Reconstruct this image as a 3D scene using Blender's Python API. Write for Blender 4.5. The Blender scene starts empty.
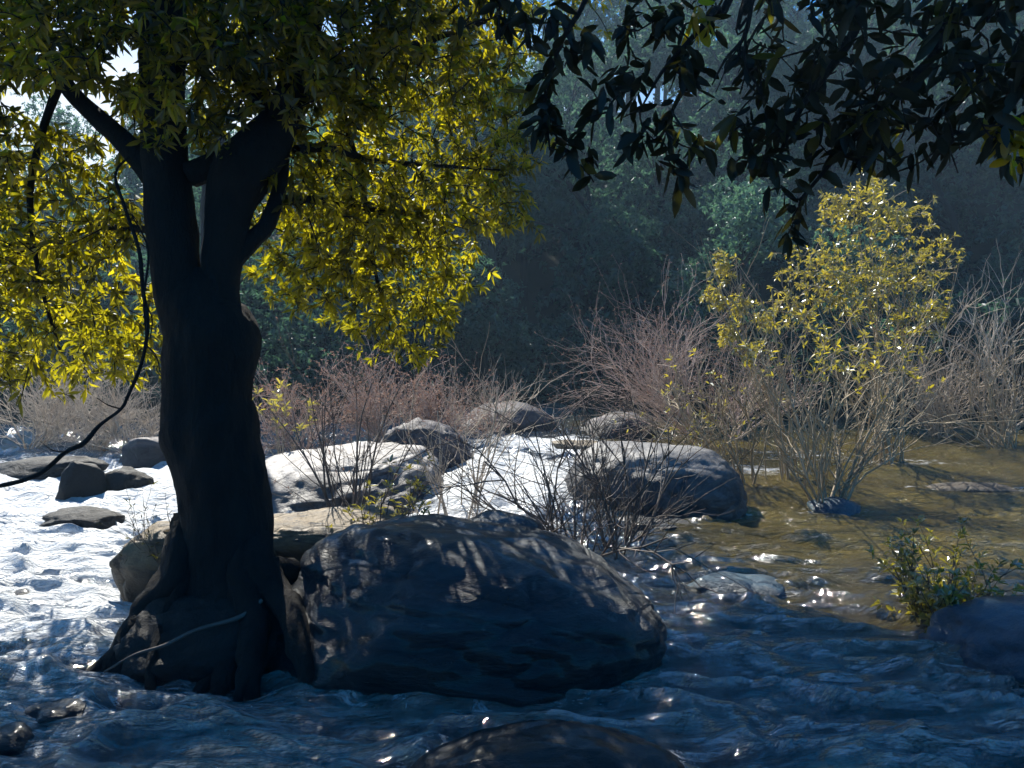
import bpy, bmesh, math
import numpy as np
from mathutils import Vector

R = math.radians
C = bpy.context.scene.collection
F, HZ, CH = 740.0, 340.0, 1.9                 # focal length in pixels, horizon row, eye height above the water
PIT = math.atan((384 - HZ) / F)
FW = np.array([0, math.cos(PIT), -math.sin(PIT)]); UP = np.array([0, math.sin(PIT), math.cos(PIT)])
SUN_AZ, SUN_EL = R(25), R(44)                 # sun left of the view direction, high over the far bank


def P(px, py, d):                             # a point d metres out along the river from a direction
    v = FW + np.array([(px - 512) / F, 0, 0]) + UP * ((384 - py) / F)
    return np.array([0, 0, CH]) + v * (d / v[1])


def G(px, py, z=0.0):                         # where that direction meets height z
    v = FW + np.array([(px - 512) / F, 0, 0]) + UP * ((384 - py) / F)
    return np.array([0, 0, CH]) + v * ((z - CH) / v[2])


# ------------------------------------------------------------------ noise
def _hash(ix, iy, iz, seed):
    h = (ix * 374761393 + iy * 668265263 + iz * 2147483647 + seed * 974711) & 0xFFFFFFFF
    h = ((h ^ (h >> 13)) * 1274126177) & 0xFFFFFFFF
    h = (h ^ (h >> 16)) & 0xFFFFFFFF
    return h.astype(np.float64) / 2147483648.0 - 1.0


def noise3(p, seed=0):
    p = np.asarray(p, float); i = np.floor(p).astype(np.int64); f = p - i
    u = f * f * f * (f * (f * 6 - 15) + 10); r = 0
    for dx in (0, 1):
        wx = u[..., 0] if dx else 1 - u[..., 0]
        for dy in (0, 1):
            wy = u[..., 1] if dy else 1 - u[..., 1]
            for dz in (0, 1):
                wz = u[..., 2] if dz else 1 - u[..., 2]
                r = r + wx * wy * wz * _hash(i[..., 0] + dx, i[..., 1] + dy, i[..., 2] + dz, seed)
    return r


def fbm(p, oct=4, seed=0, gain=0.5):
    p = np.asarray(p, float); a, s, r = 1.0, 1.0, 0
    for o in range(oct):
        r = r + a * noise3(p * s + o * 17.3, seed + o); a *= gain; s *= 2.03
    return r


def n2(x, y, sx, sy, seed, oct=1):
    p = np.stack([x * sx, y * sy, np.full_like(x, seed * 3.7)], -1)
    return fbm(p, oct, seed)


def smooth(a, b, x):
    t = np.clip((x - a) / (b - a), 0, 1)
    return t * t * (3 - 2 * t)


def unit(v):
    return v / np.maximum(np.linalg.norm(v, axis=-1, keepdims=True), 1e-9)


# ------------------------------------------------------------------ meshes and tags
def mk(name, verts, faces, mat, parent=None, shade=True, attrs=None):
    verts = np.ascontiguousarray(verts, np.float32); faces = np.ascontiguousarray(faces, np.int32)
    if parent is not None:
        verts = verts - np.array(parent.location, np.float32)
    me = bpy.data.meshes.new(name)
    me.vertices.add(len(verts)); me.vertices.foreach_set('co', verts.ravel())
    n, k = faces.shape
    me.loops.add(n * k); me.polygons.add(n)
    me.loops.foreach_set('vertex_index', faces.ravel())
    me.polygons.foreach_set('loop_start', np.arange(0, n * k, k, dtype=np.int32))
    me.polygons.foreach_set('loop_total', np.full(n, k, np.int32))
    me.polygons.foreach_set('use_smooth', np.full(n, shade, bool))
    me.update(calc_edges=True); me.validate()
    for an, av in (attrs or {}).items():
        a = me.attributes.new(an, 'FLOAT', 'POINT'); a.data.foreach_set('value', np.ascontiguousarray(av, np.float32))
    me.materials.append(mat)
    o = bpy.data.objects.new(name, me); C.objects.link(o)
    if parent is not None:
        o.parent = parent
    return o


def tag(o, label=None, cat=None, group=None, kind=None):
    for k, v in (('label', label), ('category', cat), ('group', group), ('kind', kind)):
        if v:
            o[k] = v
    return o


def thing(name, label, cat, loc, group=None):
    o = bpy.data.objects.new(name, None); o.empty_display_size = 0.2
    C.objects.link(o); o.location = [float(c) for c in loc]
    bpy.context.view_layer.update()
    return tag(o, label, cat, group)


class MB:
    """collects quads from many shapes into one mesh"""
    def __init__(self):
        self.v, self.f, self.n, self.t = [], [], 0, []

    def add(self, v, f, t=None):
        self.v.append(v); self.f.append(f + self.n); self.n += len(v)
        self.t.append(np.full(len(v), 0.5) if t is None else t)

    def tube(self, pts, rad, k=5, lump=0.0, seed=0):
        pts = np.asarray(pts, float); n = len(pts); rad = np.broadcast_to(np.asarray(rad, float), (n,))
        tg = np.empty_like(pts); tg[1:-1] = pts[2:] - pts[:-2]; tg[0] = pts[1] - pts[0]; tg[-1] = pts[-1] - pts[-2]
        tg = unit(tg)
        m = unit(pts[-1] - pts[0]); ref = np.array([0.0, 1, 0]) if abs(m[1]) < 0.75 else np.array([1.0, 0, 0])
        a = unit(np.cross(tg, ref)); b = np.cross(tg, a)
        th = np.arange(k) * 2 * math.pi / k
        ring = a[:, None] * np.cos(th)[None, :, None] + b[:, None] * np.sin(th)[None, :, None]
        v = pts[:, None] + ring * rad[:, None, None]
        if lump:
            q = v.reshape(-1, 3); d = (fbm(q * np.array([5, 5, 2.2]), 4, seed, 0.55) - .55 * np.abs(noise3(q * np.array([15, 15, 1.8]), seed + 9))).reshape(n, k)
            v = pts[:, None] + ring * (rad[:, None] * (1 + lump * d))[:, :, None]
        i = np.arange(n - 1)[:, None] * k; j = np.arange(k)[None]; j2 = (j + 1) % k
        f = np.stack([i + j, i + j2, i + k + j2, i + k + j], -1).reshape(-1, 4)
        self.add(v.reshape(-1, 3), f)

    def build(self, name, mat, parent=None, shade=True):
        return mk(name, np.concatenate(self.v), np.concatenate(self.f), mat, parent, shade, {'tint': np.concatenate(self.t)})


def spline(pts, per=6):
    p = np.asarray(pts, float); q = np.vstack([2 * p[0] - p[1], p, 2 * p[-1] - p[-2]]); out = []
    for i in range(1, len(q) - 2):
        t = np.linspace(0, 1, per, endpoint=False)[:, None]
        a, b, c, d = q[i - 1], q[i], q[i + 1], q[i + 2]
        out.append(0.5 * (2 * b + (c - a) * t + (2 * a - 5 * b + 4 * c - d) * t ** 2 + (3 * b - a - 3 * c + d) * t ** 3))
    out.append(p[-1:]); return np.vstack(out)


# ------------------------------------------------------------------ leaves
def leaf_quads(b, d, nrm, L, W, fold=0.25, droop=0.12, fine=False, rng=None):
    """leaf blades folded along the midrib; two quads each, six when fine"""
    N = len(b); L = np.broadcast_to(L, (N,))[:, None]; W = np.broadcast_to(W, (N,))[:, None]
    d = unit(d); s = unit(np.cross(d, nrm)); nr = np.cross(s, d); z = np.array([0, 0, -1.0])
    dr = np.broadcast_to(np.asarray(droop, float), (N,))[:, None]

    def pt(t, w):
        return b + d * L * t + s * (W * w) + nr * (W * abs(w) * fold * 2) + z * (dr * L * t * t)
    if not fine:
        V = np.stack([pt(0, 0), pt(.35, .5), pt(.7, .4), pt(1, 0), pt(.7, -.4), pt(.35, -.5)], 1)
        f = np.array([[0, 1, 2, 3], [0, 3, 4, 5]]); k = 6
    else:
        V = np.stack([pt(0, 0), pt(.22, .38), pt(.52, .5), pt(.8, .33), pt(1, 0), pt(.8, -.33), pt(.52, -.5), pt(.22, -.38), pt(.5, 0), pt(.8, 0)], 1)
        f = np.array([[0, 1, 2, 8], [8, 2, 3, 9], [3, 4, 5, 9], [0, 8, 6, 7], [8, 9, 5, 6]]); k = 10
    faces = (f[None] + (np.arange(N) * k)[:, None, None]).reshape(-1, 4)
    return V.reshape(-1, 3), faces, k


def rosettes(mb, c, ax, n, L, W, rng, th=(30, 85), fold=.25, droop=.15, fine=False, tilt=0.4, tint=(0, 1), along=.7):
    """n leaves round every twig end c that points along ax"""
    S = len(c); ax = unit(ax)
    ref = unit(rng.normal(size=(S, 3))); u = unit(np.cross(ax, ref)); w = np.cross(ax, u)
    ph = (np.arange(n)[None] * 2.4 + rng.uniform(0, 6.3, (S, 1)) + rng.normal(0, .3, (S, n)))
    t = R(1) * rng.uniform(th[0], th[1], (S, n))
    pr = u[:, None] * np.cos(ph)[..., None] + w[:, None] * np.sin(ph)[..., None]
    d = ax[:, None] * np.cos(t)[..., None] + pr * np.sin(t)[..., None]
    nr = ax[:, None] * np.sin(t)[..., None] - pr * np.cos(t)[..., None] + rng.normal(0, tilt, (S, n, 3))
    nr[..., 2] += 0.35
    l = L * rng.uniform(.65, 1.2, (S, n))
    b = c[:, None] - ax[:, None] * (rng.uniform(0, along, (S, n)) * L)[..., None] + pr * 0.004
    m = S * n
    v, f, k = leaf_quads(b.reshape(m, 3), d.reshape(m, 3), nr.reshape(m, 3), l.ravel(), l.ravel() * W * rng.uniform(.8, 1.15, m),
                         fold, np.abs(rng.normal(droop, .1, m)), fine)
    tt = np.clip(rng.uniform(tint[0], tint[1], (S, 1)) * .6 + rng.uniform(tint[0], tint[1], (S, n)) * .4, 0, 1).ravel()
    mb.add(v, f, np.repeat(tt, k))


def lobe_points(rng, lobes, dens, shell=0.45):
    out = []
    for (c, r) in lobes:
        r = np.asarray(r, float); n = max(4, int(dens * (r[0] * r[1] * r[2]) ** (2 / 3)))
        v = unit(rng.normal(size=(n, 3))) * (shell + (1 - shell) * rng.uniform(0, 1, (n, 1)) ** .5)
        out.append(np.asarray(c) + v * r * (1 + .22 * rng.normal(size=(n, 1))))
    return np.vstack(out)


def connect(mb, nodes, targets, rng, r0=.012, r1=.003, sag=.08, k=4, bias=.0):
    """twigs from the limbs to every target, each starting at the nearest wood; returns the twig end directions"""
    nodes = np.asarray(nodes, float); order = np.argsort([np.min(np.sum((nodes - t) ** 2, 1)) for t in targets])
    ax = np.zeros_like(targets); buf = np.empty((len(nodes) + 5 * len(targets), 3)); buf[:len(nodes)] = nodes; m = len(nodes)
    for i in order:
        t = targets[i]; d2 = np.sum((buf[:m] - t) ** 2, 1); a = buf[np.argmin(d2)]; L = math.sqrt(d2.min()) + 1e-6
        q = np.linspace(0, 1, 5)[:, None]
        pts = a + (t - a) * q + (rng.normal(0, .06, 3) * L + np.array([0, 0, sag * L])) * np.sin(q * math.pi)
        rr = np.linspace(min(r0, r1 + L * .012), r1, 5)
        mb.tube(pts, rr, k); ax[i] = pts[-1] - pts[-2]
        buf[m:m + 4] = pts[1:]; m += 4
    return ax


# ------------------------------------------------------------------ materials
def mat_new(name):
    m = bpy.data.materials.new(name); m.use_nodes = True; nt = m.node_tree; nt.nodes.clear()
    out = nt.nodes.new('ShaderNodeOutputMaterial')
    return m, nt, out


def nd(nt, t, **kw):
    n = nt.nodes.new(t)
    for k, v in kw.items():
        if k.startswith('_'):
            setattr(n, k[1:], v)
        else:
            n.inputs[int(k[1:]) if k[0] == 'i' and k[1:].isdigit() else k].default_value = v
    return n


def ramp(nt, fac, stops):
    r = nt.nodes.new('ShaderNodeValToRGB'); e = r.color_ramp.elements
    while len(e) < len(stops):
        e.new(.5)
    for q, (p, c) in zip(e, stops):
        q.position = p; q.color = (*c, 1)
    nt.links.new(fac, r.inputs[0]); return r.outputs[0]


def leaf_mat(name, cols, trans, tmix=.5, gloss=.06, rough=.35):
    """thin blade: diffuse face, light passing through, a waxy sheen; the tint of every leaf is its own"""
    m, nt, out = mat_new(name); lk = nt.links.new
    at = nd(nt, 'ShaderNodeAttribute', _attribute_name='tint')
    col = ramp(nt, at.outputs['Fac'], [(i / (len(cols) - 1), c) for i, c in enumerate(cols)])
    tcol = ramp(nt, at.outputs['Fac'], [(i / (len(trans) - 1), c) for i, c in enumerate(trans)])
    df = nd(nt, 'ShaderNodeBsdfDiffuse'); lk(col, df.inputs['Color'])
    tr = nd(nt, 'ShaderNodeBsdfTranslucent'); lk(tcol, tr.inputs['Color'])
    gl = nd(nt, 'ShaderNodeBsdfGlossy', Roughness=rough); gl.inputs['Color'].default_value = (.9, .95, 1, 1)
    m1 = nd(nt, 'ShaderNodeMixShader', i0=tmix); lk(df.outputs[0], m1.inputs[1]); lk(tr.outputs[0], m1.inputs[2])
    m2 = nd(nt, 'ShaderNodeMixShader', i0=gloss); lk(m1.outputs[0], m2.inputs[1]); lk(gl.outputs[0], m2.inputs[2])
    lk(m2.outputs[0], out.inputs[0]); return m


def solid_mat(name, stops, scale=4, rough=(.6, .9), bump=.3, bscale=20, spec=.4, stretch=(1, 1, 1), crack=0.0, patch=None, coat=0.0, wet=0.0):
    m, nt, out = mat_new(name); lk = nt.links.new
    tc = nd(nt, 'ShaderNodeTexCoord'); mp = nd(nt, 'ShaderNodeMapping'); mp.inputs['Scale'].default_value = stretch
    lk(tc.outputs['Object'], mp.inputs[0])
    n1 = nd(nt, 'ShaderNodeTexNoise', Scale=scale, Detail=9, Roughness=.62, Distortion=.4); lk(mp.outputs[0], n1.inputs['Vector'])
    col = ramp(nt, n1.outputs['Fac'], stops)
    if patch:                                   # lichen, mud or mineral patches with edges of their own
        n3 = nd(nt, 'ShaderNodeTexNoise', Scale=patch[1], Detail=6, Roughness=.7, Distortion=.8); lk(mp.outputs[0], n3.inputs['Vector'])
        pm = ramp(nt, n3.outputs['Fac'], [(patch[2], (0, 0, 0)), (patch[2] + .09, (1, 1, 1))])
        mx = nd(nt, 'ShaderNodeMix', _data_type='RGBA'); lk(pm, mx.inputs[0]); lk(col, mx.inputs[6]); mx.inputs[7].default_value = (*patch[0], 1)
        col = mx.outputs[2]
    n2_ = nd(nt, 'ShaderNodeTexNoise', Scale=bscale, Detail=10, Roughness=.7); lk(mp.outputs[0], n2_.inputs['Vector'])
    bs = nd(nt, 'ShaderNodeBsdfPrincipled'); bs.inputs['Specular IOR Level'].default_value = spec
    bs.inputs['Coat Weight'].default_value = coat; bs.inputs['Coat Roughness'].default_value = .18
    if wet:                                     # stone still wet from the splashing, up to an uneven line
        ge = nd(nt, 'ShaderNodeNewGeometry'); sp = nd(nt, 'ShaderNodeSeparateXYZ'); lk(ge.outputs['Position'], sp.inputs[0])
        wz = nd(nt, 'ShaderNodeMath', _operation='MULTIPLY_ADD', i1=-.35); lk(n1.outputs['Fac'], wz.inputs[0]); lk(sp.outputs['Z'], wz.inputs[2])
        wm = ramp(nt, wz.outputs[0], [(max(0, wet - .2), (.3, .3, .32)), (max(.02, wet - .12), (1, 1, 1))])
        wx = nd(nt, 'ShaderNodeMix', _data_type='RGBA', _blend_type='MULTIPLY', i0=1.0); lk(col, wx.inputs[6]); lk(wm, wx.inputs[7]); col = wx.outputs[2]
    lk(col, bs.inputs['Base Color'])
    rr = nd(nt, 'ShaderNodeMapRange'); rr.inputs['To Min'].default_value = rough[0]; rr.inputs['To Max'].default_value = rough[1]
    rr.inputs['From Min'].default_value = .3; rr.inputs['From Max'].default_value = .7
    lk(n1.outputs['Fac'], rr.inputs[0]); lk(rr.outputs[0], bs.inputs['Roughness'])
    h = n2_.outputs['Fac']
    if crack:
        v = nd(nt, 'ShaderNodeTexVoronoi', _feature='DISTANCE_TO_EDGE', Scale=crack); lk(mp.outputs[0], v.inputs['Vector'])
        cr = ramp(nt, v.outputs['Distance'], [(0, (0, 0, 0)), (.04, (1, 1, 1))])
        ad = nd(nt, 'ShaderNodeMath', _operation='MULTIPLY_ADD', i1=.35); lk(cr, ad.inputs[0]); lk(h, ad.inputs[2]); h = ad.outputs[0]
    bp = nd(nt, 'ShaderNodeBump', Strength=bump, Distance=.06); lk(h, bp.inputs['Height']); lk(bp.outputs[0], bs.inputs['Normal'])
    lk(bs.outputs[0], out.inputs[0]); return m


M = {}
M['sun_leaf'] = leaf_mat('yellow_green_leaf', [(.010, .013, .004), (.028, .028, .005)], [(.035, .04, .005), (.40, .37, .008), (.88, .74, .012)], .62, .04, .4)
M['dark_leaf'] = leaf_mat('dark_broad_leaf', [(.008, .011, .006), (.02, .024, .009)], [(.012, .014, .003), (.045, .045, .005), (.42, .40, .012)], .35, .022, .4)
M['bush_leaf'] = leaf_mat('ochre_bush_leaf', [(.08, .08, .03), (.28, .23, .03)], [(.26, .24, .02), (.78, .62, .03)], .5, .14, .34)
M['small_leaf'] = leaf_mat('riverside_leaf', [(.05, .055, .015), (.30, .26, .06)], [(.18, .17, .02), (.6, .5, .03)], .45, .14, .3)
M['forest_leaf'] = leaf_mat('forest_leaf', [(.010, .026, .019), (.045, .10, .065)], [(.02, .055, .035), (.12, .27, .14)], .45, .04, .42)
M['forest_pale'] = leaf_mat('pale_forest_leaf', [(.04, .09, .07), (.07, .14, .09)], [(.06, .15, .10), (.12, .26, .12)], .45, .06, .42)
M['dry_leaf'] = leaf_mat('dry_rust_leaf', [(.20, .125, .10), (.36, .24, .19)], [(.24, .13, .09), (.40, .25, .18)], .35, .04, .5)
M['orange_leaf'] = leaf_mat('dead_orange_leaf', [(.6, .13, .04), (.6, .2, .03)], [(.6, .15, .05), (.6, .22, .03)], .4, .03, .5)
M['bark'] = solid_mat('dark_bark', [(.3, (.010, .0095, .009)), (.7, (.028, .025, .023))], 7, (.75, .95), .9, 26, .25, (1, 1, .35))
M['twig_red'] = solid_mat('rust_twig', [(.3, (.34, .24, .20)), (.7, (.64, .51, .44))], 3, (.6, .8), .1, 40, .3)
M['twig_grey'] = solid_mat('grey_twig', [(.3, (.30, .245, .19)), (.7, (.60, .50, .40))], 3, (.6, .8), .1, 40, .3)
M['twig_tan'] = solid_mat('tan_twig', [(.3, (.22, .17, .11)), (.7, (.52, .42, .29))], 3, (.6, .8), .1, 40, .3)
M['twig_dark'] = solid_mat('dark_twig', [(.3, (.05, .042, .038)), (.7, (.16, .13, .115))], 3, (.6, .8), .1, 40, .3)
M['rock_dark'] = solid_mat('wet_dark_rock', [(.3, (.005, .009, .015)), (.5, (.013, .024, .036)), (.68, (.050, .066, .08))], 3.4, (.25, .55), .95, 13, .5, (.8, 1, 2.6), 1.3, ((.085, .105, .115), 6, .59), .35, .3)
M['rock_pale'] = solid_mat('pale_river_rock', [(.3, (.12, .105, .10)), (.5, (.30, .275, .26)), (.72, (.50, .465, .44))], 2.2, (.35, .7), .5, 8, .5, (1, 1, 1.8), 1.0, ((.085, .072, .08), 2.2, .52), 0, .36)
M['rock_brown'] = solid_mat('mottled_brown_rock', [(.3, (.05, .04, .03)), (.5, (.20, .15, .09)), (.72, (.36, .28, .18))], 4.5, (.4, .75), .7, 12, .5, (1, 1, 1.3), 2.2, ((.03, .027, .025), 4, .56), 0, .3)
M['rock_blue'] = solid_mat('wet_blue_rock', [(.3, (.004, .026, .046)), (.55, (.012, .062, .105)), (.75, (.045, .13, .20))], 2.4, (.3, .55), .8, 11, .5, (1, 1, 1.5), 1.2, ((.015, .022, .04), 4, .6), .2)
M['rock_ledge'] = solid_mat('black_ledge_rock', [(.3, (.006, .006, .006)), (.7, (.02, .019, .018))], 4, (.5, .8), .7, 14, .35)
M['rock_mauve'] = solid_mat('mauve_grey_rock', [(.3, (.04, .036, .04)), (.55, (.10, .088, .096)), (.75, (.20, .175, .18))], 2.4, (.5, .8), .4, 10, .4, (1, 1, 1.6), 1.2, ((.04, .035, .04), 3, .56), 0, .3)
M['rock_mid'] = solid_mat('grey_boulder_rock', [(.3, (.05, .05, .055)), (.5, (.17, .165, .165)), (.72, (.34, .325, .315))], 2.0, (.35, .65), .5, 9, .5, (1, 1, 1.7), 1.0, ((.04, .042, .05), 2.0, .54), 0, .5)
M['earth'] = solid_mat('forest_floor', [(.3, (.012, .018, .012)), (.7, (.03, .036, .022))], .8, (.8, 1), .8, 3, .2)

# water: muddy river, its surface a real wave mesh with finer ripples; white water and painted sun glare where the attribute says so
m, nt, out = mat_new('muddy_river_water'); lk = nt.links.new
tc = nd(nt, 'ShaderNodeTexCoord'); mp = nd(nt, 'ShaderNodeMapping'); mp.inputs['Scale'].default_value = (.9, 2.5, 1); mp.inputs['Rotation'].default_value = (0, 0, R(-12))
lk(tc.outputs['Object'], mp.inputs[0])
nA = nd(nt, 'ShaderNodeTexNoise', Scale=5.5, Detail=8, Roughness=.6, Distortion=1.1); lk(mp.outputs[0], nA.inputs['Vector'])
nB = nd(nt, 'ShaderNodeTexNoise', Scale=19, Detail=5, Roughness=.6, Distortion=.6); lk(mp.outputs[0], nB.inputs['Vector'])
sm = nd(nt, 'ShaderNodeMath', _operation='MULTIPLY_ADD', i1=.3); lk(nB.outputs['Fac'], sm.inputs[0]); lk(nA.outputs['Fac'], sm.inputs[2])
bp = nd(nt, 'ShaderNodeBump', Strength=1.0, Distance=.13); lk(sm.outputs[0], bp.inputs['Height'])
nC = nd(nt, 'ShaderNodeTexNoise', Scale=.7, Detail=4); lk(tc.outputs['Object'], nC.inputs['Vector'])
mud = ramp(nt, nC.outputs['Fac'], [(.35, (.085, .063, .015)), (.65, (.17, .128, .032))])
wb = nd(nt, 'ShaderNodeBsdfPrincipled', Roughness=.06, IOR=2.2); wb.inputs['Specular IOR Level'].default_value = 1.0
sa = nd(nt, 'ShaderNodeAttribute', _attribute_name='silt_shade'); sx = nd(nt, 'ShaderNodeMix', _data_type='RGBA'); lk(sa.outputs['Fac'], sx.inputs[0]); sx.inputs[6].default_value = (.007, .009, .010, 1); lk(mud, sx.inputs[7])  # muddy right pool; near water coloured darker to carry its shade
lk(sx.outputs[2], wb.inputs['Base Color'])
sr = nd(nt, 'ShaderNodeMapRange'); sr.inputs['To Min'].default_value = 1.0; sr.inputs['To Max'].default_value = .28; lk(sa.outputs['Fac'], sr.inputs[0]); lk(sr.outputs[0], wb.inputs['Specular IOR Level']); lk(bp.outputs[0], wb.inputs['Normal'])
fo = nd(nt, 'ShaderNodeBsdfPrincipled', Roughness=.55); fo.inputs['Base Color'].default_value = (.82, .85, .88, 1)
lk(bp.outputs[0], fo.inputs['Normal'])
at = nd(nt, 'ShaderNodeAttribute', _attribute_name='foam_glare')
nF = nd(nt, 'ShaderNodeTexNoise', Scale=3.4, Detail=10, Roughness=.72, Distortion=1.6); lk(mp.outputs[0], nF.inputs['Vector'])
su = nd(nt, 'ShaderNodeMath', _operation='ADD'); lk(at.outputs['Fac'], su.inputs[0]); lk(nF.outputs['Fac'], su.inputs[1])
fm = ramp(nt, su.outputs[0], [(.0, (0, 0, 0)), (.80, (0, 0, 0)), (.97, (1, 1, 1))])
mx = nd(nt, 'ShaderNodeMixShader'); lk(fm, mx.inputs[0]); lk(wb.outputs[0], mx.inputs[1]); lk(fo.outputs[0], mx.inputs[2])
lk(mx.outputs[0], out.inputs[0]); M['water'] = m


# ------------------------------------------------------------------ ground, hill, river
def bank_y(x):
    return 17.0 + 1.2 * np.sin(x * .21 + 1) + .5 * np.sin(x * .6) - 1.0 * smooth(3, 9, x)


def crest(x):
    return np.interp(x, [-60, -30, -8, -1, 7, 16, 60], [1, 1.5, 5, 9, 13, 14.5, 16])


def ground_z(x, y):
    b = bank_y(x); s = np.maximum(y - b, -3)
    z = np.where(s < 0, -.55 + .6 * smooth(-2.5, .3, s), .05 + .9 * smooth(0, 6, s))
    hill = np.minimum(np.maximum(s - 6, 0) * .80, crest(x))
    near = smooth(1.4, -1.2, y) * .85 + np.maximum(-2 - y, 0) * .12
    return z + hill + near + .25 * n2(x, y, .35, .35, 5, 3) * smooth(-1, 4, s) + .06 * n2(x, y, 1.1, 1.1, 7, 2)


def grid(xs, ys):
    X, Y = np.meshgrid(xs, ys); nx, ny = len(xs), len(ys)
    i = np.arange(ny - 1)[:, None] * nx; j = np.arange(nx - 1)[None]
    f = np.stack([i + j, i + j + 1, i + nx + j + 1, i + nx + j], -1).reshape(-1, 4)
    return X.ravel(), Y.ravel(), f


xs = np.concatenate([np.linspace(-110, -40, 15)[:-1], np.linspace(-40, 40, 161), np.linspace(40, 110, 15)[1:]])
ys = np.concatenate([np.linspace(-30, -2, 15)[:-1], np.linspace(-2, 60, 156), np.linspace(60, 110, 8)[1:]])
x, y, f = grid(xs, ys)
tag(mk('ground', np.stack([x, y, ground_z(x, y)], -1), f, M['earth']), kind='structure')

# white water zones, the left ones painting sun glare too: (pixel x, pixel y, radius x, radius y, strength)
foam_glare_spots = []
def foam_glare_at(px, py, rx, ry, s):
    g = G(px, py); foam_glare_spots.append((g[0], g[1], rx, ry, s))
for q in ((90, 500, 2.6, 2.8, .6), (60, 480, 3.5, 2.2, .6), (140, 500, 1.4, 1.8, .5), (60, 560, 2.0, 1.5, .62), (70, 610, 1.9, 1.0, .50), (130, 590, .9, .8, .50), (90, 650, 1.5, .6, .38), (30, 680, 1, .5, .34), (180, 695, .9, .4, .30), (240, 740, .5, .3, .24),
          (500, 500, 1.2, 1.9, .62), (470, 530, .9, 1.0, .55), (570, 462, 1.7, 1.6, .62), (430, 480, .8, 1.2, .5), (540, 535, .5, .6, .4),
          (640, 560, .5, .4, .28), (760, 545, .7, .35, .22), (690, 590, .7, .4, .2), (760, 470, 1.2, .9, .34), (800, 455, 1.6, 1.0, .3),
          (905, 462, 1.6, .5, .3), (830, 512, .8, .35, .26), (930, 496, .9, .2, .22), (740, 620, .8, .5, .14), (220, 470, 2, 1.2, .34),
          (930, 450, 2.0, .4, .18), (640, 440, 2, .8, .2), (150, 690, .8, .35, .12), (300, 720, .25, .4, .12)):
    foam_glare_at(*q)


def chute(x, y):                               # the raised tongue of white water between slab and boulder
    return .30 * np.exp(-((x - .3) / 1.5) ** 4) * smooth(6.4, 9.2, y) * (1 - .5 * smooth(10.5, 14, y)) * (1 + .25 * n2(x, y, 2.4, .7, 61, 2))


def water_z(x, y):
    rap = (1.35 + smooth(-1.0, -4.0, x) * .1) * (1 - .55 * smooth(1.6, 3.4, x) * smooth(4.5, 6.5, y))
    z = .050 * n2(x + .35 * y, y, .9, 1.5, 11, 2) + .042 * rap * n2(x + .4 * y, y, 1.7, 5.2, 12, 2)
    rg = 1 - np.abs(n2(x + .5 * y + .2 * n2(x, y, 1.5, 1.5, 14), y, 1.3, 4.2, 13, 2))
    z += (.062 * rap * rg ** 2 + .017 * rap * n2(x + .3 * y + .15 * n2(x, y, 2, 2, 17), y + .12 * n2(x, y, 1.4, 1.4, 18), 4.5, 11, 15, 2))
    return z + chute(x, y)


# ------------------------------------------------------------------ rocks
ROCKS = []


def rock(name, label, mat, c, r, seed, rot=0, tilt=(0, 0), amp=.16, cuts=7, sub=5, sq=.75, flat=None, group='river rocks', strata=.045):
    ROCKS.append((c[0], c[1], r[0], r[1], rot))
    bm = bmesh.new(); bmesh.ops.create_icosphere(bm, subdivisions=sub, radius=1)
    v = np.array([q.co[:] for q in bm.verts]); fc = np.array([[q.index for q in p.verts] for p in bm.faces]); bm.free()
    rng = np.random.default_rng(seed)
    v = np.sign(v) * np.abs(v) ** sq; v = v * (1 + amp * fbm(v * 1.3 + seed, 3, seed)[:, None])
    for _ in range(cuts):                       # worn planes
        n = unit(rng.normal(size=3) * np.array([1, 1, .7])); dd = rng.uniform(.72, .95)
        ex = np.maximum(v @ n - dd, 0); v = v - n * (ex * .8)[:, None]
    if flat:
        ex = np.maximum(v[:, 2] - flat, 0); v[:, 2] -= ex * .75
    st = 1 - np.abs(fbm(v * np.array([1.6, 1.6, 3.6]) + seed, 3, seed + 5))
    v = v * (1 + .02 * fbm(v * 5 + seed, 5, seed + 3, .6)[:, None] - strata * np.clip(st - .72, 0, 1)[:, None] / .28)
    v = v * np.asarray(r)
    ca, sa = math.cos(R(tilt[0])), math.sin(R(tilt[0])); v = v @ np.array([[1, 0, 0], [0, ca, sa], [0, -sa, ca]])
    ca, sa = math.cos(R(tilt[1])), math.sin(R(tilt[1])); v = v @ np.array([[ca, 0, -sa], [0, 1, 0], [sa, 0, ca]])
    ca, sa = math.cos(R(rot)), math.sin(R(rot)); v = v @ np.array([[ca, sa, 0], [-sa, ca, 0], [0, 0, 1]])
    o = mk(name, v, fc, M[mat]); o.location = [float(q) for q in c]
    return tag(o, label, 'rock', group)


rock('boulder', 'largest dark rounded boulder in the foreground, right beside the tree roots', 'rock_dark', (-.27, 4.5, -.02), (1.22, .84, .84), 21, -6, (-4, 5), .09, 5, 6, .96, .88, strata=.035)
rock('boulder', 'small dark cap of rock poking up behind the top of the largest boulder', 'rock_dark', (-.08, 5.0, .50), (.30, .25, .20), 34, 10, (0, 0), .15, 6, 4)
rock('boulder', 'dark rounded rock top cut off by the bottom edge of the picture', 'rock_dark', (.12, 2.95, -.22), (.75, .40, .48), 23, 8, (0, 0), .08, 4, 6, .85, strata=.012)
rock('rock', 'dark blocky rock left of the tree trunk, rising from the white water', 'rock_brown', (-2.35, 5.6, .12), (.62, .48, .47), 31, 8, (0, -6), .12, 9, 5, .6)
rock('rock', 'mottled tan and brown flat rock behind the tree trunk, in dappled sun', 'rock_brown', (-1.5, 5.95, .14), (.66, .5, .46), 37, -5, (4, 0), .15, 8, 5, .65, .7)
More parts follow.
